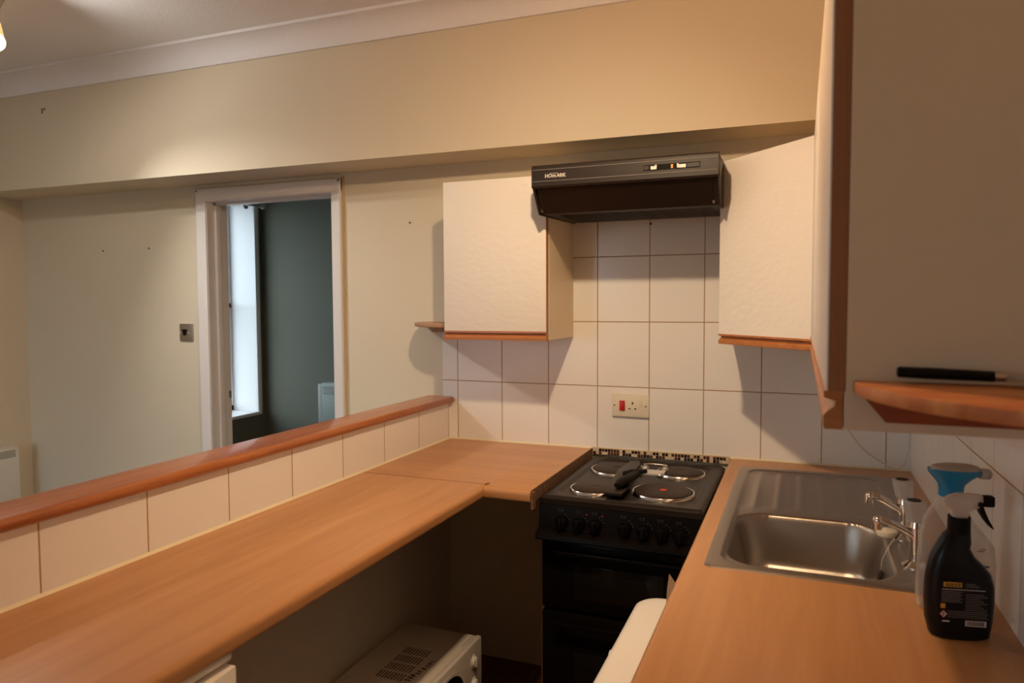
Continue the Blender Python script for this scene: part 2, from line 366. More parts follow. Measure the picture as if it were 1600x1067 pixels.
MB().box((W1 + .055, -.007, 0), (W1 + .063, 0, WH + .066)).box((W0 - .053, -.006, WH + .058), (W1 + .063, 0, WH + .064)).build('caulk_line', 'caulk', d, smooth=False)
MB().box((W0 + .003, .112, 1.012), (W0 + .006, .126, 1.045)).box((W0 + .006, .115, 1.018), (W0 + .0080, .121, 1.034)).build('latch_plate', 'nickel', d)

# ------------------------------------------------------------------ half wall, cap, tiles
HX = -.0375
struct(MB().box((-.118, -4.2, 0), (HX - .006, 0, 1.062)).build('wall_half', 'magnolia', smooth=False))
struct(MB().box((HX - .007, -4.2, .90), (HX, -.0, 1.063)).build('trim_5', 'tile_h', smooth=False))
cap = MB(); prof = [(-.140, 1.062), (-.146, 1.068), (-.146, 1.084), (-.140, 1.090)]
for k in range(9):
    a = PI / 2 - PI * k / 8; prof.append((-.032 + .0145 * math.cos(a), 1.076 + .014 * math.sin(a)))
cap.prism(prof, 1, -4.2, .0)
struct(cap.build('trim_6', 'pine'))
b = MB().box((.1, -.006, .90), (XR, 0, 1.90)).box((-.07, -.006, .90), (.1, 0, 1.356))
struct(b.build('trim_7', 'tile_b', smooth=False))
struct(MB().box((XR - .006, -2.9, .90), (XR, -.006, 1.62)).build('trim_8', 'tile_r', smooth=False))
# sealant beads where the tiles meet the worktops
b = MB(); z = .914
b.prism([(HX - .001, z - .001), (HX + .007, z - .001), (HX - .001, z + .007)], 1, -3.4, -.006)
b.prism([(-.0135, z - .001), (-.005, z - .001), (-.005, z + .006)], 0, HX, .575)
b.prism([(-.0135, z - .001), (-.005, z - .001), (-.005, z + .006)], 0, 1.10, XR - .006)
struct(b.build('trim_9', 'sealant', smooth=False))

# ------------------------------------------------------------------ worktops
def nose(xf, back, z1=.914, th=.036, s=1):
    """2-D profile (across, z) with a rounded front at xf; s=+1 when the front is the larger coordinate"""
    r = .014; p = [(back, z1 - th), (back, z1)]
    for k in range(7):
        a = PI / 2 - PI / 2 * k / 6; p.append((xf - s * r + s * r * math.cos(a), z1 - r + r * math.sin(a)))
    for k in range(5):
        a = -PI / 2 * k / 4; p.append((xf - s * .008 + s * .008 * math.cos(a), z1 - th + .008 + .008 * math.sin(a)))
    return p
LX = .425
tag(MB().prism(nose(LX, HX), 1, -3.4, -.668).build('worktop', 'beech_y'), 'long beech laminate breakfast bar worktop along the half wall', 'worktop')
t = thing('worktop', 'short beech laminate worktop piece in the corner left of the cooker', 'worktop', (.27, -.35, .878))
b = MB(); b.prism([(x, zz) for x, zz in nose(-.700, -.006, s=-1)], 0, LX + .0005, .578)
b.box((HX, -.6665, .878), (LX + .0005, -.006, .914))
b.build('board', 'beech_x', t)
MB().box((.578, -.690, .876), (.5815, -.008, .9145)).box((.5815, -.700, .860), (.588, -.676, .910)).build('end_strip', 'chip', t, smooth=False)
MB().box((HX + .001, -.6680, .9100), (LX, -.6664, .9146)).build('joint_line', 'chip', t, smooth=False)
MB().box((LX - .006, -.672, .884), (LX + .004, -.660, .918)).build('joint_strip', 'dooredge', t, smooth=False)
# right worktop, cut out for the sink
RX0 = 1.095; sx0, sx1, sy0, sy1 = 1.140, 1.612, -1.146, -.135
b = MB(); c = .016
p = nose(RX0, sx0 + c, s=-1); b.prism(p, 1, -3.2, -.006)
b.box((sx0 + c, sy1 - c, .878), (XR - .006, -.006, .914)).box((sx0 + c, -3.2, .878), (XR - .006, sy0 + c, .914)).box((sx1 - c, sy0 + c, .878), (XR - .006, sy1 - c, .914))
tag(b.build('worktop', 'beech_y'), 'beech laminate worktop holding the steel sink along the right wall', 'worktop')

# base unit under the sink (open-topped carcass)
t = thing('base_cabinet', 'white base cabinet under the sink drainer beside the cooker', 'cabinet', (1.4, -.5, 0))
MB().box((1.125, -.932, .1), (1.141, -.02, .877)).box((1.125, -.932, .1), (XR - .01, -.924, .755)).box((1.125, -.932, .1), (XR - .01, -.02, .116)).box((1.16, -.925, 0), (1.176, -.02, .1)).build('carcass', 'doorwarm', t, smooth=False)
dd = MB().box((1.107, -.928, .12), (1.1245, -.66, .86), .002).build('door', 'door', t)

# ------------------------------------------------------------------ wall cabinets
def rail_prof(f, back, z0, z1, s):
    """pine finger-pull: f = front coordinate, s = direction from front to back"""
    h = z1 - z0
    return [(f, z1), (back, z1), (back, z0), (f + s * .001, z0), (f, z0 + h * .08), (f, z0 + h * .36), (f + s * .004, z0 + h * .48), (f + s * .0105, z0 + h * .60), (f + s * .0115, z0 + h * .74), (f + s * .004, z0 + h * .80), (f, z0 + h * .82)]
ZB, ZD, ZT = 1.347, 1.379, 1.922
def cabinet(label, X0, X1, loc):
    t = thing('wall_cabinet', label, 'cabinet', loc)
    MB().box((X0, -.300, ZB), (X1, -.006, ZT), .0015).build('carcass', 'doorwarm', t, smooth=False)
    d_ = MB().box((X0, -.320, ZD), (X1 - .004, -.302, ZT), .0015).build('door', 'door', t)
    MB().prism(rail_prof(-.322, -.303, ZB, ZD, 1), 0, X0, X1 - .004).build('handle_rail', 'pine_x', d_)
    MB().box((X1 - .004, -.320, ZB), (X1 - .001, -.302, ZT)).build('edging', 'dooredge', d_, smooth=False)
    return t
cabinet('white embossed wall cabinet left of the cooker hood with pine rail', .100, .503, (.30, -.15, ZB))
# diagonal corner cabinet
P0 = Vector((1.098, -.302)); P1 = Vector((1.378, -.602)); dv = (P1 - P0).normalized(); nv = Vector((-dv.y, dv.x)) * -1  # outward
if nv.y > 0: nv = -nv
t = thing('wall_cabinet', 'white corner wall cabinet with diagonal door right of the hood', 'cabinet', (1.4, -.3, ZB))
MB().prism([(1.098, -.006), (P0.x, P0.y), (P1.x, P1.y), (XR - .006, -.602), (XR - .006, -.006)], 2, ZB, ZT).build('carcass', 'doorwarm', t, smooth=False)
def diag(prof2, m_, name, par, k0=0.0, k1=1.0):
    rings = []
    for k in (k0, k1):
        o_ = P0.lerp(P1, k); rings.append([Vector((o_.x + nv.x * q[0], o_.y + nv.y * q[0], q[1])) for q in prof2])
    return MB().loft(rings).build(name, m_, par, smooth=False)
dd = diag([(.002, ZD), (.020, ZD), (.020, ZT), (.002, ZT)], 'door', 'door', t, .0, .965)
diag([(q[0], q[1]) for q in rail_prof(.022, .002, ZB, ZD, -1)], 'pine_x', 'handle_rail', dd, 0, .965)
# cabinet run on the right wall, end panel towards the room
EY = -1.890
def rcab(label, Y0, Y1, X1=1.370):
    t = thing('wall_cabinet', label, 'cabinet', (1.5, (Y0 + Y1) / 2, ZB))
    MB().box((X1, Y0, ZB), (XR - .006, Y1, ZT), .001).build('carcass', 'doorwarm', t, smooth=False)
    d_ = MB().box((1.3525, Y0 + .0015, ZD + .008), (X1 - .001, Y1 - .003, ZT), .001).build('door', 'door', t)
    MB().prism(rail_prof(1.3505, 1.369, ZB, ZD + .008, 1), 1, Y0 + .0005, Y1 - .003).build('handle_rail', 'pine_x', d_)
    MB().box((1.3545, Y0, ZD + .008), (1.3715, Y0 + .0015, ZT)).build('edging', 'dooredge', d_, smooth=False)
    return t
rcab('right-wall cabinet between the corner cabinet and the nearest end panel', -1.246, -.606)
rcab('nearest wall cabinet on the right, plain cream end panel facing the viewer', EY, -1.248)

# ------------------------------------------------------------------ quarter-round shelves
def qshelf(cx, cy, rx, ry, sx, z0, z1, y_b, label, mname, bat, loc, screw):
    t = thing('corner_shelf', label, 'shelf', loc)
    pts = [(cx, cy)]
    for k in range(25):
        a = PI / 2 * k / 24; pts.append((cx + sx * rx * math.cos(a), cy - ry * math.sin(a)))
    MB().prism(pts, 2, z0, z1, .0022).build('board', mname, t)
    bb = MB().prism([(bat[0], z0), (bat[0] + .022, z0 - .027), (bat[1], z0 - .027), (bat[1], z0)], 1, y_b - .018, y_b).build('batten', mname if screw < 0 else 'batten', t, smooth=False)
    if screw: MB().cyl((screw, y_b - .0188, z0 - .009), (screw, y_b - .016, z0 - .009), .0035, n=12).build('screw', 'nail', bb)
    return t
qshelf(.0985, -.0005, .262, .275, -1, 1.388, 1.403, 0, 'small rounded wooden shelf on the left side of the hood-side wall cabinet', 'shelfdull', (-.135, .098), (0, -.1, 1.36), -.065)
qshelf(1.650, EY - .001, .272, .240, -1, 1.3865, 1.3995, EY - .001, 'worn orange pine quarter-round shelf fixed to the nearest cabinet end panel', 'shelfwood', (1.385, 1.650), (1.5, -2.0, 1.36), 1.448)
# red oddment on the left shelf
t = thing('clip', 'small red plastic clip on the little rounded shelf', 'clip', (.07, -.12, 1.403))
MB().box((.045, -.20, 1.4035), (.092, -.175, 1.413), .004).box((.058, -.197, 1.413), (.084, -.180, 1.419), .003).build('body', 'red', t)
# knife on the near shelf
t = thing('knife', 'kitchen knife with black handle lying on the worn pine shelf', 'knife', (1.45, -1.95, 1.401))
kd = Vector((1, -.03, -.022)).normalized(); k0 = Vector((1.4165, -1.906, 1.4105))
def oval(c_, d_, ry, rz, n=16):
    x = d_.cross(Vector((0, 0, 1))).normalized(); y = x.cross(d_)
    return [c_ + x * ry * math.cos(2 * PI * i / n) + y * rz * math.sin(2 * PI * i / n) for i in range(n)]
MB().loft([oval(k0 + kd * s_, kd, a_, b_) for s_, a_, b_ in ((0, .0080, .0042), (.0015, .0095, .0054), (.03, .0095, .0056), (.06, .0090, .0053), (.081, .0085, .0050))]).build('handle', 'blackplastic', t)
MB().loft([oval(k0 + kd * s_, kd, a_, b_) for s_, a_, b_ in ((.081, .0080, .0046), (.090, .0078, .0045))]).build('ferrule', 'nickel', t)
side = kd.cross(Vector((0, 0, 1))).normalized()
bl = MB(); pr = []
for s_, a_, c_ in ((.090, -.007, .009), (.095, -.007, .018), (.155, -.007, .017), (.19, -.007, .008), (.205, -.006, -.005)):
    q = k0 + kd * s_; pr.append([q + side * a_ + Vector((0, 0, .001)), q + side * c_ + Vector((0, 0, .0)), q + side * c_ - Vector((0, 0, .0006)), q + side * a_ - Vector((0, 0, .001))])
bl.loft(pr).build('blade', 'nickel', t)

# ------------------------------------------------------------------ cooker hood
HX0, HX1, HYF = .506, 1.094, -.482
t = thing('cooker_hood', 'black cooker hood with slide switches between the wall cabinets', 'cooker hood', (.8, -.24, 1.775))
MB().prism([(-.010, 1.790), (-.010, 1.92), (-.455, 1.926), (-.455, 1.850), (-.400, 1.778), (-.06, 1.782)], 0, HX0 + .008, HX1 - .008).build('body', 'hoodblack', t, smooth=False)
b = MB()
b.prism([(-.450, 1.925), (HYF + .005, 1.925), (HYF, 1.919), (HYF, 1.858), (HYF + .006, 1.852), (-.450, 1.852)], 0, HX0, HX1)
fas = b.build('fascia', 'hoodblack', t)
for xx in (HX0, HX1 - .006): MB().prism([(-.012, 1.92), (-.455, 1.92), (HYF + .006, 1.857), (-.412, 1.774), (-.385, 1.774), (-.012, 1.784)], 0, xx, xx + .006).build('side_cheek', 'hoodblack', t, smooth=False)
MB().prism([(-.462, 1.851), (-.458, 1.853), (-.402, 1.779), (-.406, 1.777)], 0, HX0 + .02, HX1 - .02).build('visor', 'visor', t, smooth=False)
b = MB()
for zz in (1.909, 1.872): b.box((HX0 + .004, HYF - .0012, zz), (HX1 - .004, HYF + .002, zz + .0016))
b.build('groove_line', 'print', fas, smooth=False)
def fx(px): return px  # x on the fascia
b = MB().box((.872, HYF - .0006, 1.882), (1.042, HYF + .002, 1.8995)); sw = b.build('switch_panel', 'black', fas, smooth=False)
MB().box((.8735, HYF - .002, 1.885), (.889, HYF, 1.8965)).build('label_plate', 'hoodblack', sw, smooth=False)
s1 = MB().box((.894, HYF - .003, 1.8845), (.911, HYF, 1.8945)).box((.908, HYF - .006, 1.8845), (.9125, HYF, 1.8975)).build('slider', 'white', sw, smooth=False)
MB().box((.978, HYF - .003, 1.8845), (1.000, HYF, 1.8945)).box((.974, HYF - .006, 1.8845), (.978, HYF, 1.8975)).build('slider', 'white', sw, smooth=False)
MB().box((.9555, HYF - .002, 1.885), (.9615, HYF, 1.8965)).build('light_lens', 'orange', sw, smooth=False)
MB().box((1.003, HYF - .0015, 1.885), (1.040, HYF, 1.8965)).build('cover_plate', 'hoodblack', sw, smooth=False)
text('lettering', 'HO', .0155, frame((.552, HYF - .0006, 1.8835), (1, 0, 0), (0, 0, 1)), 'logo', fas, bold=.0006)
text('lettering', 'm', .0175, frame((.5765, HYF - .0006, 1.8835), (1, 0, 0), (0, 0, 1)), 'logo', fas, bold=.0006)
text('lettering', 'ARK', .0155, frame((.5925, HYF - .0006, 1.8835), (1, 0, 0), (0, 0, 1)), 'logo', fas, bold=.0006)
MB().box((.569, HYF - .0008, 1.8955), (.596, HYF, 1.8968)).build('logo_bar', 'logo', fas, smooth=False)
b = MB()
for k in range(46): b.box((.56 + k * .011, -.34, 1.7765), (.564 + k * .011, -.10, 1.7785))
b.build('filter_grille', 'hoodblack', t, smooth=False)
for xx in (HX0 + .012, HX1 - .020):
    MB().cyl((xx, -.4105, 1.784), (xx, -.417, 1.7905), .004, n=10).build('screw', 'nickel', t)

# ------------------------------------------------------------------ mosaic strip behind the cooker
t = thing('mosaic_strip', 'strip of brown, black and cream mosaic tiles behind the cooker', 'tile trim', (.83, -.01, .892))
MB().box((.583, -.012, .893), (1.094, -.0062, .9165)).build('backing', 'moscream', t, smooth=False)
b1 = MB(); n = 44; st = .5095 / n; cols = []
for r_ in (0, 1):
    for k in range(n):
        x = .5845 + k * st; cols.append(random.choice([0, 0, 1, 2]) if (k // 3) % 2 else random.choice([0, 1, 2, 2]))
        b1.box((x + .0008, -.0138, .8930 + r_ * .0118), (x + st - .0008, -.0118, .9037 + r_ * .0118), .0005, 1)
mo = b1.build('mosaic_tiles', 'mosbrown', t, smooth=False); mo.data.materials.append(M_['mosdark']); mo.data.materials.append(M_['moscream'])
per = len(mo.data.polygons) // len(cols)
for i_, p_ in enumerate(mo.data.polygons): p_.material_index = cols[min(i_ // per, len(cols) - 1)]
MB().box((.583, -.0125, .9165), (1.094, -.006, .9190)).build('edge_bead', 'caulk', t, smooth=False)

# ------------------------------------------------------------------ cooker
CX0, CX1, CYF, CZ = .593, 1.082, -.655, .893
t = thing('cooker', 'black freestanding electric cooker with four solid hotplates', 'cooker', (.84, -.35, 0))
MB().box((CX0 + .004, -.600, .03), (CX1 - .004, -.03, .868), .004).build('body', 'black', t)
# hob top with raised rim: a height field
def field(x0, x1, y0, y1, nx, ny, f):
    bb = bmesh.new(); V = [[None] * (ny + 1) for _ in range(nx + 1)]
    for i in range(nx + 1):
        for j in range(ny + 1):
            x = x0 + (x1 - x0) * i / nx; y = y0 + (y1 - y0) * j / ny; V[i][j] = bb.verts.new((x, y, f(x, y)))
    for i in range(nx):
        for j in range(ny): bb.faces.new((V[i][j], V[i + 1][j], V[i + 1][j + 1], V[i][j + 1]))
    return bb, V
def sdr(x, y, cx, cy, hx, hy, r):
    qx, qy = abs(x - cx) - hx + r, abs(y - cy) - hy + r
    return math.hypot(max(qx, 0), max(qy, 0)) + min(max(qx, qy), 0) - r
def sst(a, b_, x):
    u = max(0, min(1, (x - a) / (b_ - a))); return u * u * (3 - 2 * u)
hx, hy = (CX0 + CX1) / 2, (CYF - .045) / 2
def hobz(x, y):
    e = sdr(x, y, hx, hy, (CX1 - CX0) / 2, (-.045 - CYF) / 2, .012)
    z_ = CZ - .008 * sst(-.010, 0, e)
    i_ = sdr(x, y, hx, hy + .0, (CX1 - CX0) / 2 - .036, (-.045 - CYF) / 2 - .036, .05)
    z_ -= .007 * sst(0.004, -.010, i_)
    return z_
bb, V = field(CX0, CX1, CYF, -.045, 90, 110, hobz)
nx, ny = 90, 110
edge = [V[i][0] for i in range(nx + 1)] + [V[nx][j] for j in range(1, ny + 1)] + [V[i][ny] for i in range(nx - 1, -1, -1)] + [V[0][j] for j in range(ny - 1, 0, -1)]
lo = [bb.verts.new((v.co.x, v.co.y, CZ - .024)) for v in edge]
for i in range(len(edge)): bb.faces.new((edge[i], lo[i], lo[(i + 1) % len(edge)], edge[(i + 1) % len(edge)]))
hb = MB(); hb.b.free(); hb.b = bb; hob = hb.build('hob', 'hobblack', t)
for xx in (.66, .75, .83, .91, 1.0): MB().box((xx, -.072, CZ - .001), (xx + .045, -.064, CZ + .0006), .001).build('vent_slot', 'blackplastic', hob)
for k, (x, y, r) in enumerate([(.735, -.225, .090), (.949, -.200, .0775), (.727, -.510, .0725), (.938, -.478, .090)]):
    z0 = CZ - .007
    hp = MB().lathe([(r * .15, z0 + .0105), (r * .17, z0 + .012), (r * .93, z0 + .012), (r * .98, z0 + .0095), (r, z0 + .002), (r, z0)][::-1], (x, y, 0), 48).build('hotplate', 'plate', t)
    MB().lathe([(r, z0 + .0015), (r + .001, z0 + .008), (r + .0045, z0 + .008), (r + .008, z0 + .003), (r + .009, z0)], (x, y, 0), 48, cap=False).build('trim_ring', 'chrome', hp)
    if k == 3: MB().lathe([(.011, z0 + .0118), (.011, z0 + .0125), (.0005, z0 + .0125)], (x, y, 0), 24).build('heat_dot', 'redspot', hp)
# control panel, slightly sloping
def py(z): return CYF - .002 - (.885 - z) * .16
b = MB(); b.prism([(-.60, .868), (py(.868), .868), (py(.80), .80), (py(.795) - .028, .788), (py(.795) - .031, .775), (py(.795) - .020, .768), (-.60, .768)], 0, CX0 + .002, CX1 - .002)
cp = b.build('control_panel', 'black', t, smooth=False)
for kx, zt in ((.668, .862), (.722, .860), (.772, .858), (.860, .864), (.915, .862), (.968, .860), (1.020, .858)):
    zk = .822; y0 = py(zk)
    kb = MB().cyl((kx, y0 + .001, zk), (kx, y0 - .006, zk - .001), .0215, .0205, n=28).cyl((kx, y0 - .006, zk - .001), (kx, y0 - .020, zk - .003), .0165, .0150, n=28)
    kb.box((kx - .004, y0 - .029, zk - .019), (kx + .004, y0 - .018, zk + .013), .002)
    ko = kb.build('knob', 'knob', t)
    b = MB(); zz = .851
    for a in range(4):
        ox = kx - .010 + (a % 2) * .006; oz = zz + (a // 2) * .005
        b.box((ox, py(oz) - .0008, oz), (ox + .0038, py(oz) + .001, oz + .0009))
    b.box((kx - .0115, py(zz) - .0008, zz), (kx - .0107, py(zz) + .001, zz + .008)); b.box((kx + .001, py(zz) - .0008, zz), (kx + .0018, py(zz) + .001, zz + .008))
    for a in (1.05, .7, .35): b.box((kx + .026 * math.cos(a) - .0012, py(zk) - .0042, zk + .026 * math.sin(a)), (kx + .026 * math.cos(a) + .0008, py(zk) + .002, zk + .026 * math.sin(a) + .002))
    b.build('printed_symbol', 'faint', cp, smooth=False)
for kx in (.744, .792): MB().cyl((kx, py(.850) - .0015, .850), (kx, py(.850) + .002, .850), .0028, n=12).build('indicator_light', 'labred', cp)
# grill / top oven door, main oven door
def odoor(z0, z1, yd, win):
    d_ = MB().box((CX0 + .006, yd, z0), (CX1 - .006, -.598, z1), .006).build('oven_door', 'black', t)
    MB().box((CX0 + .11, yd - .0015, win[0]), (CX1 - .11, yd + .002, win[1]), .0008).build('door_glass', 'darkglass', d_)
    b_ = MB(); zz = z1 - .028
    b_.box((CX0 + .055, yd - .030, zz - .006), (CX1 - .055, yd - .018, zz + .008), .004)
    for xx in (CX0 + .07, CX1 - .085): b_.box((xx, yd - .020, zz - .004), (xx + .015, yd + .002, zz + .006), .002)
    b_.build('door_handle', 'black', d_)
    return d_
odoor(.548, .757, -.655, (.585, .690)); odoor(.10, .536, -.655, (.19, .42))
MB().box((CX0 + .002, -.636, .536), (CX0 + .010, -.60, .548)).box((CX0 - .001, -.640, .06), (CX0 + .0035, -.636, .538)).build('hinge_strip', 'nickel', t, smooth=False)
MB().box((CX0 + .01, -.60, .03), (CX1 - .01, -.56, .10)).build('plinth', 'black', t, smooth=False)
for xx in (CX0 + .04, CX1 - .04):
    for yy in (-.55, -.08): MB().cyl((xx, yy, 0), (xx, yy, .032), .016).build('foot', 'blackplastic', t)
# things on the hob
zh = CZ - .007 + .0122
t = thing('metal_plate', 'long flat dark grey plate lying across the left hotplates of the cooker', 'plate', (.79, -.37, zh))
MB().prism([(.786, -.606), (.836, -.610), (.838, -.50), (.812, -.34), (.806, -.18), (.790, -.140), (.762, -.150), (.752, -.30), (.768, -.455)], 2, zh + .0003, zh + .010, .0015).build('plate', 'hobblack', t)
t = thing('utensil', 'small clear ribbed utensil head with chrome ends and black handle on the hob', 'utensil', (.85, -.40, zh))
zu = zh + .0105
MB().loft([oval(Vector(p_), Vector((.30, .92, .1)).normalized(), a_, c_) for p_, a_, c_ in (((.812, -.560, zu + .010), .012, .007), ((.817, -.535, zu + .014), .019, .013), ((.826, -.49, zu + .016), .019, .014), ((.838, -.44, zu + .018), .015, .012), ((.845, -.40, zu + .018), .012, .010))]).build('handle', 'blackplastic', t)
MB().loft([oval(Vector(p_), Vector((.9, .3, .0)).normalized(), a_, c_) for p_, a_, c_ in (((.800, -.435, zu + .020), .010, .006), ((.825, -.420, zu + .024), .014, .008), ((.87, -.395, zu + .024), .012, .007))]).build('collar', 'blackplastic', t)
b = MB()
for k in range(4): b.cyl((.855, -.405 + k * .013, zu + .018), (.915, -.393 + k * .013, zu + .016), .0055, n=12)
b.build('ribbed_head', 'crystal', t)
for xx in (.848, .912):
    MB().cyl((xx, -.395, zu + .012), (xx + .006, -.345, zu + .018), .009, .0075).ball((xx, -.392, zu + .012), .0105).ball((xx + .007, -.340, zu + .020), .011).build('end_cap', 'chrome', t)
MB().tube([(.848, -.338, zu + .034), (.88, -.336, zu + .036), (.925, -.332, zu + .033)], .002, res=3).build('wire', 'chrome', t)

# ------------------------------------------------------------------ socket and switch plates
t = thing('cooker_switch', 'cream cooker switch and socket plate on the tiles above the cooker', 'socket', (.73, -.008, 1.09))
px0, px1, pz0, pz1 = .661, .802, 1.046, 1.132
MB().box((px0, -.0185, pz0), (px1, -.006, pz1), .003).build('plate', 'cream', t)
MB().box((.690, -.0245, 1.070), (.711, -.018, 1.108), .002).build('rocker', 'red', t)
MB().box((.766, -.0215, 1.088), (.777, -.018, 1.111), .0012).build('switch', 'cream', t)
MB().box((.7375, -.0190, 1.0935), (.7425, -.0182, 1.1035)).box((.7245, -.0190, 1.0755), (.7325, -.0182, 1.0800)).box((.7465, -.0190, 1.0755), (.7545, -.0182, 1.0800)).build('socket_hole', 'creamhole', t, smooth=False)
for xx in (.670, .790): MB().cyl((xx, -.0192, 1.089), (xx, -.018, 1.089), .0030, n=12).build('screw', 'nail', t)
t = thing('light_switch', 'brushed metal key switch plate on the wall left of the doorway', 'switch', (-1.486, -.002, 1.342))
MB().box((-1.528, -.0065, 1.300), (-1.444, 0, 1.385), .0016).build('plate', 'nickel', t)
MB().box((-1.4625, -.0070, 1.303), (-1.4585, -.006, 1.382)).build('edge_highlight', 'chrome', t, smooth=False)
MB().prism([(-1.508, 1.358), (-1.482, 1.358), (-1.486, 1.343), (-1.489, 1.328), (-1.500, 1.328), (-1.504, 1.343)], 1, -.0120, -.006).build('toggle', 'blackplastic', t, smooth=False)
for xx in (-1.524, -1.467): MB().cyl((xx, -.0075, 1.342), (xx, -.006, 1.342), .0035, n=12).build('screw', 'white', t)
# nails and plugs left in the plaster
for x, y, z_, r, lab in ((-2.040, -.002, 1.760, .004, 'tiny brown nail hole mark left of the pair on the wall beside the doorway'), (-1.721, -.002, 1.763, .004, 'tiny brown nail on the wall, nearer the doorway than its twin'),
                         (-.222, -.002, 1.823, .004, 'tiny dark screw in the wall between doorway and cabinet')):
    tag(MB().cyl((x, y - .003, z_), (x, .0, z_), r, r * .8, n=10).build('nail', 'nail'), lab, 'nail', )
tag(MB().box((-2.105, -.2595, 2.408), (-2.101, -.252, 2.432)).box((-2.090, -.2595, 2.422), (-2.086, -.252, 2.432)).build('nail', 'oldnail', smooth=False), 'old brown picture fixing high on the bulkhead at the far left', 'nail')
tag(MB().cyl((.803, -.010, 1.772), (.803, -.006, 1.772), .0045, n=10).build('nail', 'nail'), 'small rusty screw in the tiles just under the hood', 'nail')

# ------------------------------------------------------------------ sink
bx0, bx1, by0, by1 = 1.178, 1.522, -1.098, -.690
bcx, bcy, bhx, bhy = (bx0 + bx1) / 2, (by0 + by1) / 2, (bx1 - bx0) / 2, (by1 - by0) / 2
scx, scy, shx, shy = (sx0 + sx1) / 2, (sy0 + sy1) / 2, (sx1 - sx0) / 2, (sy1 - sy0) / 2
def sinkz(x, y):
    e = sdr(x, y, scx, scy, shx, shy, .018); z_ = .9175 - .0032 * sst(-.006, 0, e)
    # pressed recess
    i_ = sdr(x, y, scx - .012, scy, shx - .044, shy - .036, .045); z_ -= .0045 * sst(.004, -.007, i_)
    # drainer ribs running front to back
    if y > -.655:
        fade = sst(-.655, -.60, y) * sst(-.185, -.22, y)
        for xr in (1.215, 1.275, 1.335, 1.395, 1.455):
            z_ += .0045 * fade * math.exp(-((x - xr) / .011) ** 2)
        z_ -= .0030 * fade * sst(1.16, 1.19, x) * sst(1.52, 1.50, x)
    d_ = sdr(x, y, bcx, bcy, bhx, bhy, .085)
    u = -d_
    if u > -.012:
        lip = sst(-.012, .004, u) * .003
        if u < .030: dep = .118 * (max(0, u) / .030) ** 1.15
        else: dep = .118 + .030 * (1 - math.exp(-(u - .030) / .022)) 
        z_ -= lip + dep
        z_ -= .004 * sst(.12, .0, math.hypot(x - bcx, y - bcy)) if u > .05 else 0
    return z_
t = thing('sink', 'stainless steel sink with bowl and ribbed drainer set in the right worktop', 'sink', (scx, scy, .75))
NX, NY = 150, 300
bb, V = field(sx0, sx1, sy0, sy1, NX, NY, sinkz)
# keep the sheet corners rounded
kill = [f for f in bb.faces if sdr(f.calc_center_median().x, f.calc_center_median().y, scx, scy, shx, shy, .018) > 0]
bmesh.ops.delete(bb, geom=kill, context='FACES')
bed = [e_ for e_ in bb.edges if e_.is_boundary]
r_ = bmesh.ops.extrude_edge_only(bb, edges=bed)
for v in [g_ for g_ in r_['geom'] if isinstance(g_, bmesh.types.BMVert)]: v.co.z -= .0035
hb = MB(); hb.b.free(); hb.b = bb; so = hb.build('basin', 'steel', t)
so.modifiers.new('Solid', 'SOLIDIFY').thickness = .001
so.modifiers['Solid'].offset = -1
zb = sinkz(bcx, bcy)
MB().lathe([(.034, zb + .0005), (.034, zb + .003), (.024, zb + .001), (.001, zb - .0)], (bcx, bcy, 0), 28).build('waste', 'chrome', t)

def tap(X, Y, label, knobtilt, spout_z, spout_x):
    t = thing('tap', label, 'tap', (X, Y, .914)); zb_ = .914
    MB().lathe([(.027, zb_), (.027, zb_ + .003), (.020, zb_ + .008), (.0135, zb_ + .013), (.0130, zb_ + .020)], (X, Y, 0), 28).build('base_flange', 'chrome', t)
    MB().cyl((X, Y, zb_ + .013), (X, Y, zb_ + .086), .0125, .0105).cyl((X, Y, zb_ + .086), (X, Y, zb_ + .098), .016, .014).build('column', 'chrome', t)
    MB().tube([(X, Y, zb_ + .052), (X - .007, Y, zb_ + .068), (X - .022, Y, zb_ + .077), (spout_x + .025, Y, spout_z - .003), (spout_x + .004, Y, spout_z + .001)], [.0100, .0080], n=16).ball((spout_x + .002, Y, spout_z), .0112).cyl((spout_x, Y, spout_z - .018), (spout_x + .001, Y, spout_z), .0098, .0108).build('spout', 'chrome', t)
    hz = zb_ + .098; hh = .042
    rings = []
    for zz, r in ((hz, .015), (hz + .004, .020), (hz + hh * .5, .0225), (hz + hh, .0235), (hz + hh + .003, .021)):
        rings.append([Vector((X + knobtilt * (zz - hz) + r * math.cos(2 * PI * k / 8 + .39), Y + r * math.sin(2 * PI * k / 8 + .39), zz)) for k in range(8)])
    hd = MB().loft(rings).build('handle', 'crystal', t, smooth=False)
    MB().cyl((X + knobtilt * hh * .0, Y, hz), (X + knobtilt * hh, Y, hz + hh), .006, n=12).build('spindle', 'chrome', hd)
    MB().cyl((X + knobtilt * hh, Y, hz + hh + .0025), (X + knobtilt * hh, Y, hz + hh + .0045), .0135, n=20).build('handle_disc', 'rubber', hd)
    return t
tap(1.562, -.985, 'chrome pillar tap with clear acrylic handle, nearer the bottles', -.12, 1.006, 1.487)
tap(1.562, -.790, 'chrome pillar tap with clear acrylic handle, farther from the bottles', -.12, 1.010, 1.487)
t = thing('sink_plug', 'cream sink plug with ball chain resting beside the far tap', 'plug', (1.524, -.80, .915))
pc = Vector((1.521, -.835, .938))
MB().lathe([(.0205, -.006), (.023, .004), (.022, .006), (.004, .0065), (.004, .009)], (0, 0, 0), 28)
pb = MB().lathe([(.0195, -.007), (.023, .003), (.022, .006), (.004, .0062), (.0035, .009)], pc, 28); pb.build('disc', 'paper', t)
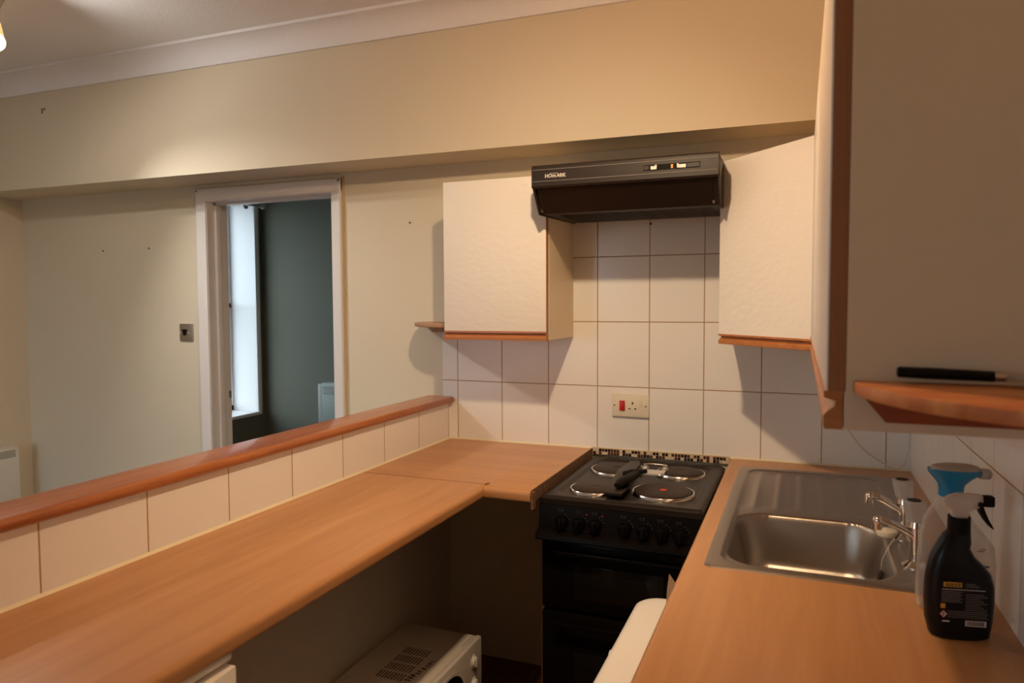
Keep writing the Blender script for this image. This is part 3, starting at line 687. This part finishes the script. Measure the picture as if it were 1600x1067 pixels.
b = MB(); ch = [(1.536, -.85, .930), (1.524, -.870, .918), (1.515, -.90, .912), (1.507, -.905, .895), (1.504, -.91, .87)]
P = [Vector(q) for q in ch]
for i in range(4):
    L_ = (P[i + 1] - P[i]).length; n_ = max(2, int(L_ / .0042))
    for k in range(n_): b.ball(P[i].lerp(P[i + 1], k / n_), .0017, n=4)
b.build('ball_chain', 'chrome', t)
MB().loft([oval(Vector((1.504, -.911, z_)), Vector((0, .02, 1)), r, r) for z_, r in ((.835, .001), (.850, .007), (.865, .006), (.873, .002))]).build('chain_end', 'rubber', t)

# ------------------------------------------------------------------ bottles
def srings(rows, n=36, e=2.6):
    out = []
    for cx, rx, ry, z_ in rows:
        r = []
        for i in range(n):
            a = 2 * PI * i / n; c_, s_ = math.cos(a), math.sin(a)
            r.append(Vector((cx + rx * math.copysign(abs(c_) ** (2 / e), c_), ry * math.copysign(abs(s_) ** (2 / e), s_), z_)))
        out.append(r)
    return out
def rows_from(lr, scale, c0, dep):
    return [((l + r) / 2 / scale - c0 / scale, (r - l) / 2 / scale, dep * k, h) for h, l, r, k in lr]
t = thing('spray_bottle', 'black spray cleaner bottle with yellow-topped label, in front of the clear one', 'spray bottle', (1.583, -1.318, .914), .20); t.scale = (.86, .92, .965)
R_ = rows_from([(0, 1460, 1531, .80), (.004, 1452, 1538, .95), (.03, 1446, 1542, 1), (.066, 1444, 1544, 1), (.095, 1445, 1543, 1), (.115, 1447, 1537, 1), (.130, 1450, 1526, .95), (.143, 1453, 1514, .9), (.158, 1459, 1507, .8), (.168, 1463, 1509, .72), (.180, 1469, 1508, .62), (.186, 1475, 1508, .55)], 800, 1495, .027)
MB().loft(srings(R_)).build('body', 'bottle', t, local=True)
MB().cyl((-.0040, 0, .184), (-.0040, 0, .212), .0200, .0195, n=32).build('collar', 'blackplastic', t, local=True)
hd = MB().loft(srings([(-.004, .014, .013, .211), (-.004, .017, .014, .222), (.000, .032, .012, .230), (.002, .037, .011, .240), (.006, .032, .010, .248), (.010, .024, .008, .252)])).build('sprayer_head', 'mist', t, local=True)
MB().box((.036, -.009, .231), (.056, .009, .250), .003).cyl((.034, 0, .240), (.038, 0, .240), .006).build('nozzle', 'blackplastic', hd, local=True)
MB().loft([[Vector((x - w_, -.006, z_)), Vector((x + w_, -.006, z_)), Vector((x + w_, .006, z_)), Vector((x - w_, .006, z_))] for x, z_, w_ in ((.031, .233, .005), (.036, .220, .005), (.043, .208, .004), (.052, .196, .0022), (.055, .193, .001))]).build('trigger', 'blackplastic', hd, local=True)
MB().cyl((.029, -.0125, .236), (.029, -.010, .236), .005, n=14).build('pivot', 'blackplastic', hd, local=True)
# label on the face towards the room
fy = -.0276
def lab(x0, z0, x1, z1, m_, name, y=fy, par=None): return MB().box((x0, y - .0004, z0), (x1, y + .0010, z1)).build(name, m_, par or t, smooth=False, local=True)
lb = MB().box((-.046, fy, .022), (.046, fy + .0012, .110)); lb.b.free(); lb = None
LB = lab(-.044, .026, .044, .106, 'bottle', 'label', fy + .0004)
lab(-.040, .0955, -.0075, .1035, 'yellowlab', 'label_band', fy - .0004, LB)
text('lettering', 'KILROCK', .0072, frame((-.0365, fy - .0010, .0970), (1, 0, 0), (0, 0, 1)), 'ink', LB, local=True, bold=.0002, sx=.92)
lab(-.0425, .0905, .034, .0915, 'labwhite', 'label_rule', fy - .0002, LB)
b = MB()
for k in range(7): b.box((-.043, fy - .0006, .0685 + k * .003), (-.006 - .004 * (k % 2), fy, .0698 + k * .003))
for k in range(8): b.box((.000, fy - .0006, .0560 + k * .0038), (.038 - .006 * (k % 3), fy, .0572 + k * .0038))
for k in range(3): b.box((.000, fy - .0006, .0960 + k * .0026), (.024 - .004 * k, fy, .0970 + k * .0026))
for k in range(4): b.box((-.032, fy - .0006, .0420 + k * .0034), (.040 - .003 * (k % 2), fy, .0432 + k * .0034))
b.build('small_print', 'labgrey', LB, smooth=False, local=True)
lab(-.044, .0575, -.036, .0655, 'yellowlab', 'label_icon', fy - .0002, LB)
def diamond(r, y, m_, name, cx=-.039, cz=.0475): return MB().prism([(cx - r, cz), (cx, cz - r), (cx + r, cz), (cx, cz + r)], 1, y - .0004, y + .0004).build(name, m_, LB, smooth=False, local=True)
diamond(.0080, fy - .0004, 'labred', 'hazard_border'); diamond(.0058, fy - .0010, 'labwhite', 'hazard_diamond')
text('lettering', '!', .0085, frame((-.0402, fy - .0016, .0445), (1, 0, 0), (0, 0, 1)), 'ink', LB, local=True, bold=.0004)
lab(-.041, .0335, -.028, .0362, 'labwhite', 'volume_mark', fy - .0002, LB)
lab(.000, .0280, .0370, .0380, 'labwhite', 'barcode_panel', fy - .0002, LB)
b = MB(); x = .003
while x < .034:
    w_ = random.choice([.0005, .0008, .0012]); b.box((x, fy - .0012, .0295), (x + w_, fy - .0002, .0368)); x += w_ + random.choice([.0006, .001])
b.build('barcode', 'labgrey', LB, smooth=False, local=True)

t = thing('spray_bottle', 'clear plastic bottle with flared blue head, behind the black one', 'spray bottle', (1.598, -1.200, .914), .12); t.scale = (.87, .92, .985)
R_ = rows_from([(0, 1446, 1538, .9), (.004, 1440, 1546, 1), (.03, 1438, 1548, 1), (.09, 1439, 1548, 1), (.125, 1441, 1545, 1), (.150, 1443, 1530, .95), (.170, 1447, 1515, .8), (.190, 1456, 1508, .62), (.205, 1464, 1504, .50), (.216, 1468, 1503, .45)], 745, 1494, .034)
body = MB().loft(srings(R_)).build('body', 'clearpl', t, local=True)
lt = MB().box((-.0745 + .012, -.0352, .030), (-.060, -.020, .060), .002); lt.build('side_label', 'labcyan', body, local=True)
MB().box((.028, -.0352, .122), (.040, -.0340, .1235)).box((.032, -.0352, .126), (.043, -.0340, .127)).build('red_print', 'labred', body, smooth=False, local=True)
MB().box((.026, -.0352, .093), (.050, -.0340, .097), .0005).build('blue_print', 'labblue', body, smooth=False, local=True)
hd = MB().loft(srings([(-.013, .0235, .020, .214), (-.013, .0235, .020, .228), (-.013, .025, .021, .236), (-.011, .035, .024, .246), (-.008, .048, .027, .256), (-.008, .051, .028, .262), (-.008, .050, .027, .264)], e=2.2)).build('sprayer_head', 'blue', t, local=True)
MB().loft(srings([(-.007, .047, .025, .2635), (-.006, .044, .022, .2695), (-.004, .030, .014, .2735)], e=2.1)).build('top_plate', 'beigetop', hd, local=True)
MB().loft(srings([(.047, .012, .012, .250), (.050, .013, .013, .258), (.049, .010, .010, .266)], e=2.1)).build('rear_lobe', 'beigetop', hd, local=True)

# cable loop hanging from the cabinets
tag(MB().tube([(1.420, -.06, 1.347), (1.421, -.055, 1.26), (1.440, -.05, 1.15), (1.475, -.05, 1.06), (1.53, -.055, .985), (1.580, -.06, .95), (1.625, -.065, .930), (1.652, -.06, .955), (1.664, -.04, 1.02), (1.668, -.02, 1.12), (1.669, -.012, 1.15)], .0024, n=8).build('cable', 'cable'), 'thin cream cable looping down the tiles in the corner', 'cable')
tag(MB().box((1.655, -.020, 1.148), (1.672, -.0065, 1.164), .003).build('cable_clip', 'caulk'), 'small yellowed clip holding the cable in the tiled corner', 'clip')

# ------------------------------------------------------------------ microwave on the floor
t = thing('microwave', 'white microwave with marker writing on its top, under the breakfast bar', 'microwave', (.16, -.65, 0))
mx0, mx1, my0, my1, mz = -.015, .288, -.885, -.426, .302
MB().box((mx0, my0, .018), (mx1 - .018, my1, mz - .002), .007).build('case', 'microwave', t)
fr = MB().box((mx1 - .019, my0 - .001, .014), (mx1 + .004, my1 + .001, mz), .007).build('front_panel', 'microwave', t)
# oval dark window, in the panel facing +X
pts = []
wcy, wcz, wry, wrz = -.705, .155, .130, .112
for k in range(40):
    a = 2 * PI * k / 40; c_, s_ = math.cos(a), math.sin(a)
    pts.append((wcy + wry * math.copysign(abs(c_) ** .8, c_), wcz + wrz * math.copysign(abs(s_) ** .8, s_)))
MB().prism(pts, 0, mx1 + .003, mx1 + .0062).build('window', 'darkglass', fr)
pts = [(wcy + (q[0] - wcy) * 1.10, wcz + (q[1] - wcz) * 1.10) for q in pts]
rg = MB(); rings = [[Vector((x_, p_[0] if i == 0 else p_[0], p_[1])) for p_ in pts] for i, x_ in enumerate((mx1 + .002, mx1 + .0052))]
rg.loft(rings).build('window_surround', 'appl', fr)
for zz in (.240, .160): MB().cyl((mx1 + .003, -.497, zz), (mx1 + .007, -.497, zz), .024, .023).cyl((mx1 + .007, -.497, zz), (mx1 + .014, -.497, zz), .019, .016).box((mx1 + .010, -.5005, zz - .018), (mx1 + .018, -.4935, zz + .018), .002).build('dial', 'appl', fr)
MB().box((mx1 + .003, -.525, .035), (mx1 + .010, -.475, .075), .003).build('door_button', 'appl', fr)
b = MB()
for g_ in range(4):
    for k in range(9):
        x = .090 + k * .0108; y = -.802 + g_ * .055
        b.box((x, y, mz - .0025), (x + .0034, y + .043, mz - .0013))
b.build('vent_slots', 'ink', t, smooth=False)
MB().box((.262, -.53, mz - .0025), (.2632, my1 - .006, mz - .0014)).box((.226, -.70, mz - .0025), (.2266, my1 - .03, mz - .0017)).build('seam', 'chip', t, smooth=False)
# handwriting: strokes on a unit box, x to the right, y up
G = {'D': [[(0, 0), (.05, 1), (.5, .85), (.7, .45), (.45, .1), (0, 0)]], 'A': [[(0, 0), (.35, 1), (.7, .05)], [(.12, .4), (.6, .42)]], 'N': [[(0, 0), (.05, .9), (.55, .1), (.6, .95)]],
     'G': [[(.65, .85), (.3, .95), (0, .5), (.2, .08), (.6, .12), (.62, .45), (.35, .45)]], 'E': [[(.6, .9), (.1, .85), (.05, .1), (.6, .05)], [(.08, .5), (.5, .52)]],
     'R': [[(0, 0), (.05, .95), (.55, .9), (.55, .55), (.08, .5), (.65, 0)]], 'O': [[(.35, .85), (.05, .6), (.1, .15), (.45, .1), (.65, .45), (.35, .85)]],
     'U': [[(.05, .8), (.1, .15), (.4, .1), (.6, .8), (.62, .1)]], 'S': [[(.6, .9), (.15, .85), (.1, .6), (.5, .5), (.55, .2), (.05, .05)]]}
b = MB(); yc = -.790; adv = .0155
for i, ch_ in enumerate('DANGEROUS'):
    h_ = .021 if i < 3 else .016; wd = .0115
    jx = random.uniform(-.002, .002)
    for st_ in G[ch_]:
        for (a0, a1), (c0, c1) in zip(st_, st_[1:]):
            p0 = Vector((.209 + i * .002 + jx - a1 * h_, yc + a0 * wd, mz - .0016)); p1 = Vector((.209 + i * .002 + jx - c1 * h_, yc + c0 * wd, mz - .0016))
            b.cyl(p0, p1, .0012, n=6)
    yc += adv + (.003 if i in (4, 5) else 0)
b.build('lettering', 'ink', t)
for x in (.02, .27):
    for y in (-.85, -.47): MB().cyl((x, y, 0), (x, y, .02), .012, n=14).build('foot', 'blackplastic', t)

# fridge below the breakfast bar (bottom edge of the photo)
t = thing('fridge', 'small white appliance with rounded lid edge below the breakfast bar', 'fridge', (.15, -1.9, 0))
FY = -1.752
MB().box((-.02, -2.25, .02), (.370, FY - .010, .853), .008).build('body', 'appl', t)
MB().box((-.025, -2.255, .8545), (.410, FY + .010, .8755), .009, 4).build('lid', 'appl', t)
pts = [(.370, -2.25)] + [(.424 + .012 * math.sin(PI * k / 10), -2.25 + (2.25 + FY) * k / 10) for k in range(11)] + [(.370, FY)]
MB().prism(pts, 2, .45, .853, .003).build('door', 'appl', t)
pts2 = [(.370, -2.25)] + [(.440 + .014 * math.sin(PI * k / 10), -2.25 + (2.25 + FY + .006) * k / 10) for k in range(11)] + [(.370, FY + .006)]
MB().prism(pts2, 2, .05, .812, .004).build('lower_door', 'appl', t)

# washing machine under the right worktop
t = thing('washing_machine', 'white rounded appliance standing under the right worktop beside the cooker', 'washing machine', (1.28, -1.26, 0))
z1 = .752
rr = []
for zz, ins in ((.03, .004), (.06, 0), (z1 - .02, 0), (z1 - .008, .003), (z1 - .002, .010), (z1, .022)):
    ring = []; x0, x1, y0, y1 = .961 + ins, 1.60 - ins, -1.585 + ins, -.942 - ins; r = .055
    for cx_, cy_, a0 in ((x1 - r, y1 - r, 0), (x0 + r, y1 - r, PI / 2), (x0 + r, y0 + r, PI), (x1 - r, y0 + r, 1.5 * PI)):
        for k in range(9): a = a0 + PI / 2 * k / 8; ring.append(Vector((cx_ + r * math.cos(a), cy_ + r * math.sin(a), zz)))
    rr.append(ring)
MB().loft(rr).build('body', 'appl', t)
MB().cyl((.964, -1.26, .42), (.948, -1.26, .42), .165, .155, n=40).build('door', 'appl', t)
MB().cyl((.950, -1.26, .42), (.942, -1.26, .42), .115, .105, n=40).build('door_glass', 'darkglass', t)
MB().box((.953, -1.50, .64), (.964, -1.05, .71), .004).build('control_panel', 'appl', t)
MB().cyl((.955, -1.15, .675), (.937, -1.15, .675), .022, .019).build('knob', 'appl', t)
for x in (1.05, 1.55):
    for y in (-1.50, -1.02): MB().cyl((x, y, 0), (x, y, .032), .018).build('foot', 'blackplastic', t)
# torn cardboard corner
tag(MB().prism([(1.052, .7525), (1.092, .7525), (1.092, .865), (1.076, .852), (1.062, .872), (1.058, .840)], 1, -1.108, -1.104).build('cardboard', 'cardboard', smooth=False), 'torn brown cardboard corner poking out beside the white appliance', 'cardboard')

# living-room panel heater on the left wall
t = thing('panel_heater', 'white panel heater with top grille on the living-room left wall', 'heater', (XL, -.5, .2))
MB().box((XL + .004, -.95, .22), (XL + .075, -.115, .722), .014).build('casing', 'heater', t)
b = MB()
for k in range(88): b.box((XL + .074, -.93 + k * .0090, .668), (XL + .0765, -.9255 + k * .0090, .708))
b.build('grille', 'heatergrey', t, smooth=False)

# ------------------------------------------------------------------ lamps
def light(kind, par, pos, energy, col, rad, aim=None, deg=0, blend=1.0):
    if energy <= 0: return
    ld = bpy.data.lights.new('lamp_light', kind); ld.energy = energy; ld.color = col; ld.shadow_soft_size = rad
    lo_ = bpy.data.objects.new('lamp_light', ld); C.objects.link(lo_); lo_.parent = par; lo_.location = Vector(pos) - par.location
    if kind == 'SPOT': ld.spot_size = math.radians(deg); ld.spot_blend = blend; lo_.rotation_euler = Vector(aim).to_track_quat('-Z', 'Y').to_euler()
def head(par, tip, aim, r, L_, shade_m, start):
    """shade with its open mouth at tip, bulb just inside; the light stands in the mouth"""
    aim = Vector(aim).normalized(); q = aim.to_track_quat('Z', 'Y').to_matrix().to_4x4(); n = 32; tip = Vector(tip)
    def ring(rr_, z_): return [tip + (q @ Vector((rr_ * math.cos(2 * PI * k / n), rr_ * math.sin(2 * PI * k / n), z_))) for k in range(n)]
    sh = MB().loft([ring(.012, -L_), ring(r * .5, -L_ * .92), ring(r, 0), ring(r - .003, 0), ring(r * .46, -L_ * .88), ring(.010, -L_ * .95)], cap=False).build('lamp_shade', shade_m, par)
    MB().ball(tip - aim * .024, r * .62, (1, 1, 1), 12).build('bulb', 'bulb', sh)
    back = tip - aim * L_
    MB().tube([start, (back + Vector(start)) / 2 + Vector((0, 0, .01)), back], .006, res=4).build('arm', 'nickel', par)
t = thing('ceiling_light', 'ceiling lamp with amber glass shade, its lit opening at the left edge, plus an added unseen second head', 'light', (-1.62, -.95, ZC))
MB().box((-1.70, -.965, ZC - .03), (-1.22, -.935, ZC), .006).build('bar', 'nickel', t)
head(t, LAMP_B, (.45, -.45, -.8), .047, .105, 'shade', (-1.30, -.95, ZC - .03))
head(t, (-1.58, -.86, 2.40), (.9, .55, -1.6), .047, .105, 'shade', (-1.60, -.95, ZC - .03))  # unseen extra head, put in to carry the added wall light
light('POINT', t, LAMP_B + Vector((.45, -.45, -.8)).normalized() * .03, E_B1, COL_B1, .02)
light('SPOT', t, (-1.56, -.83, 2.38), E_B2, COL_B2, .02, (.9, .55, -1.6), 102)  # added spot from the unseen head, lifts the back wall below the bulkhead
# kitchen fitting: one spotlight head under a ceiling rose
t = thing('ceiling_light', 'spotlight on the kitchen ceiling aimed at the cooker wall', 'light', (LAMP_A.x, LAMP_A.y - .06, ZC))
MB().cyl((LAMP_A.x, LAMP_A.y - .06, ZC), (LAMP_A.x, LAMP_A.y - .06, ZC - .02), .05, .045).build('rose', 'white', t)
aim = Vector((-.42, .92, -1.32))
head(t, LAMP_A - aim.normalized() * .045, aim, .045, .10, 'white', (LAMP_A.x, LAMP_A.y - .06, ZC - .02))
light('POINT', t, LAMP_A, E_A, COL_A, .030)
light('SPOT', t, LAMP_A, E_AS, COL_AS, .030, aim, 126)
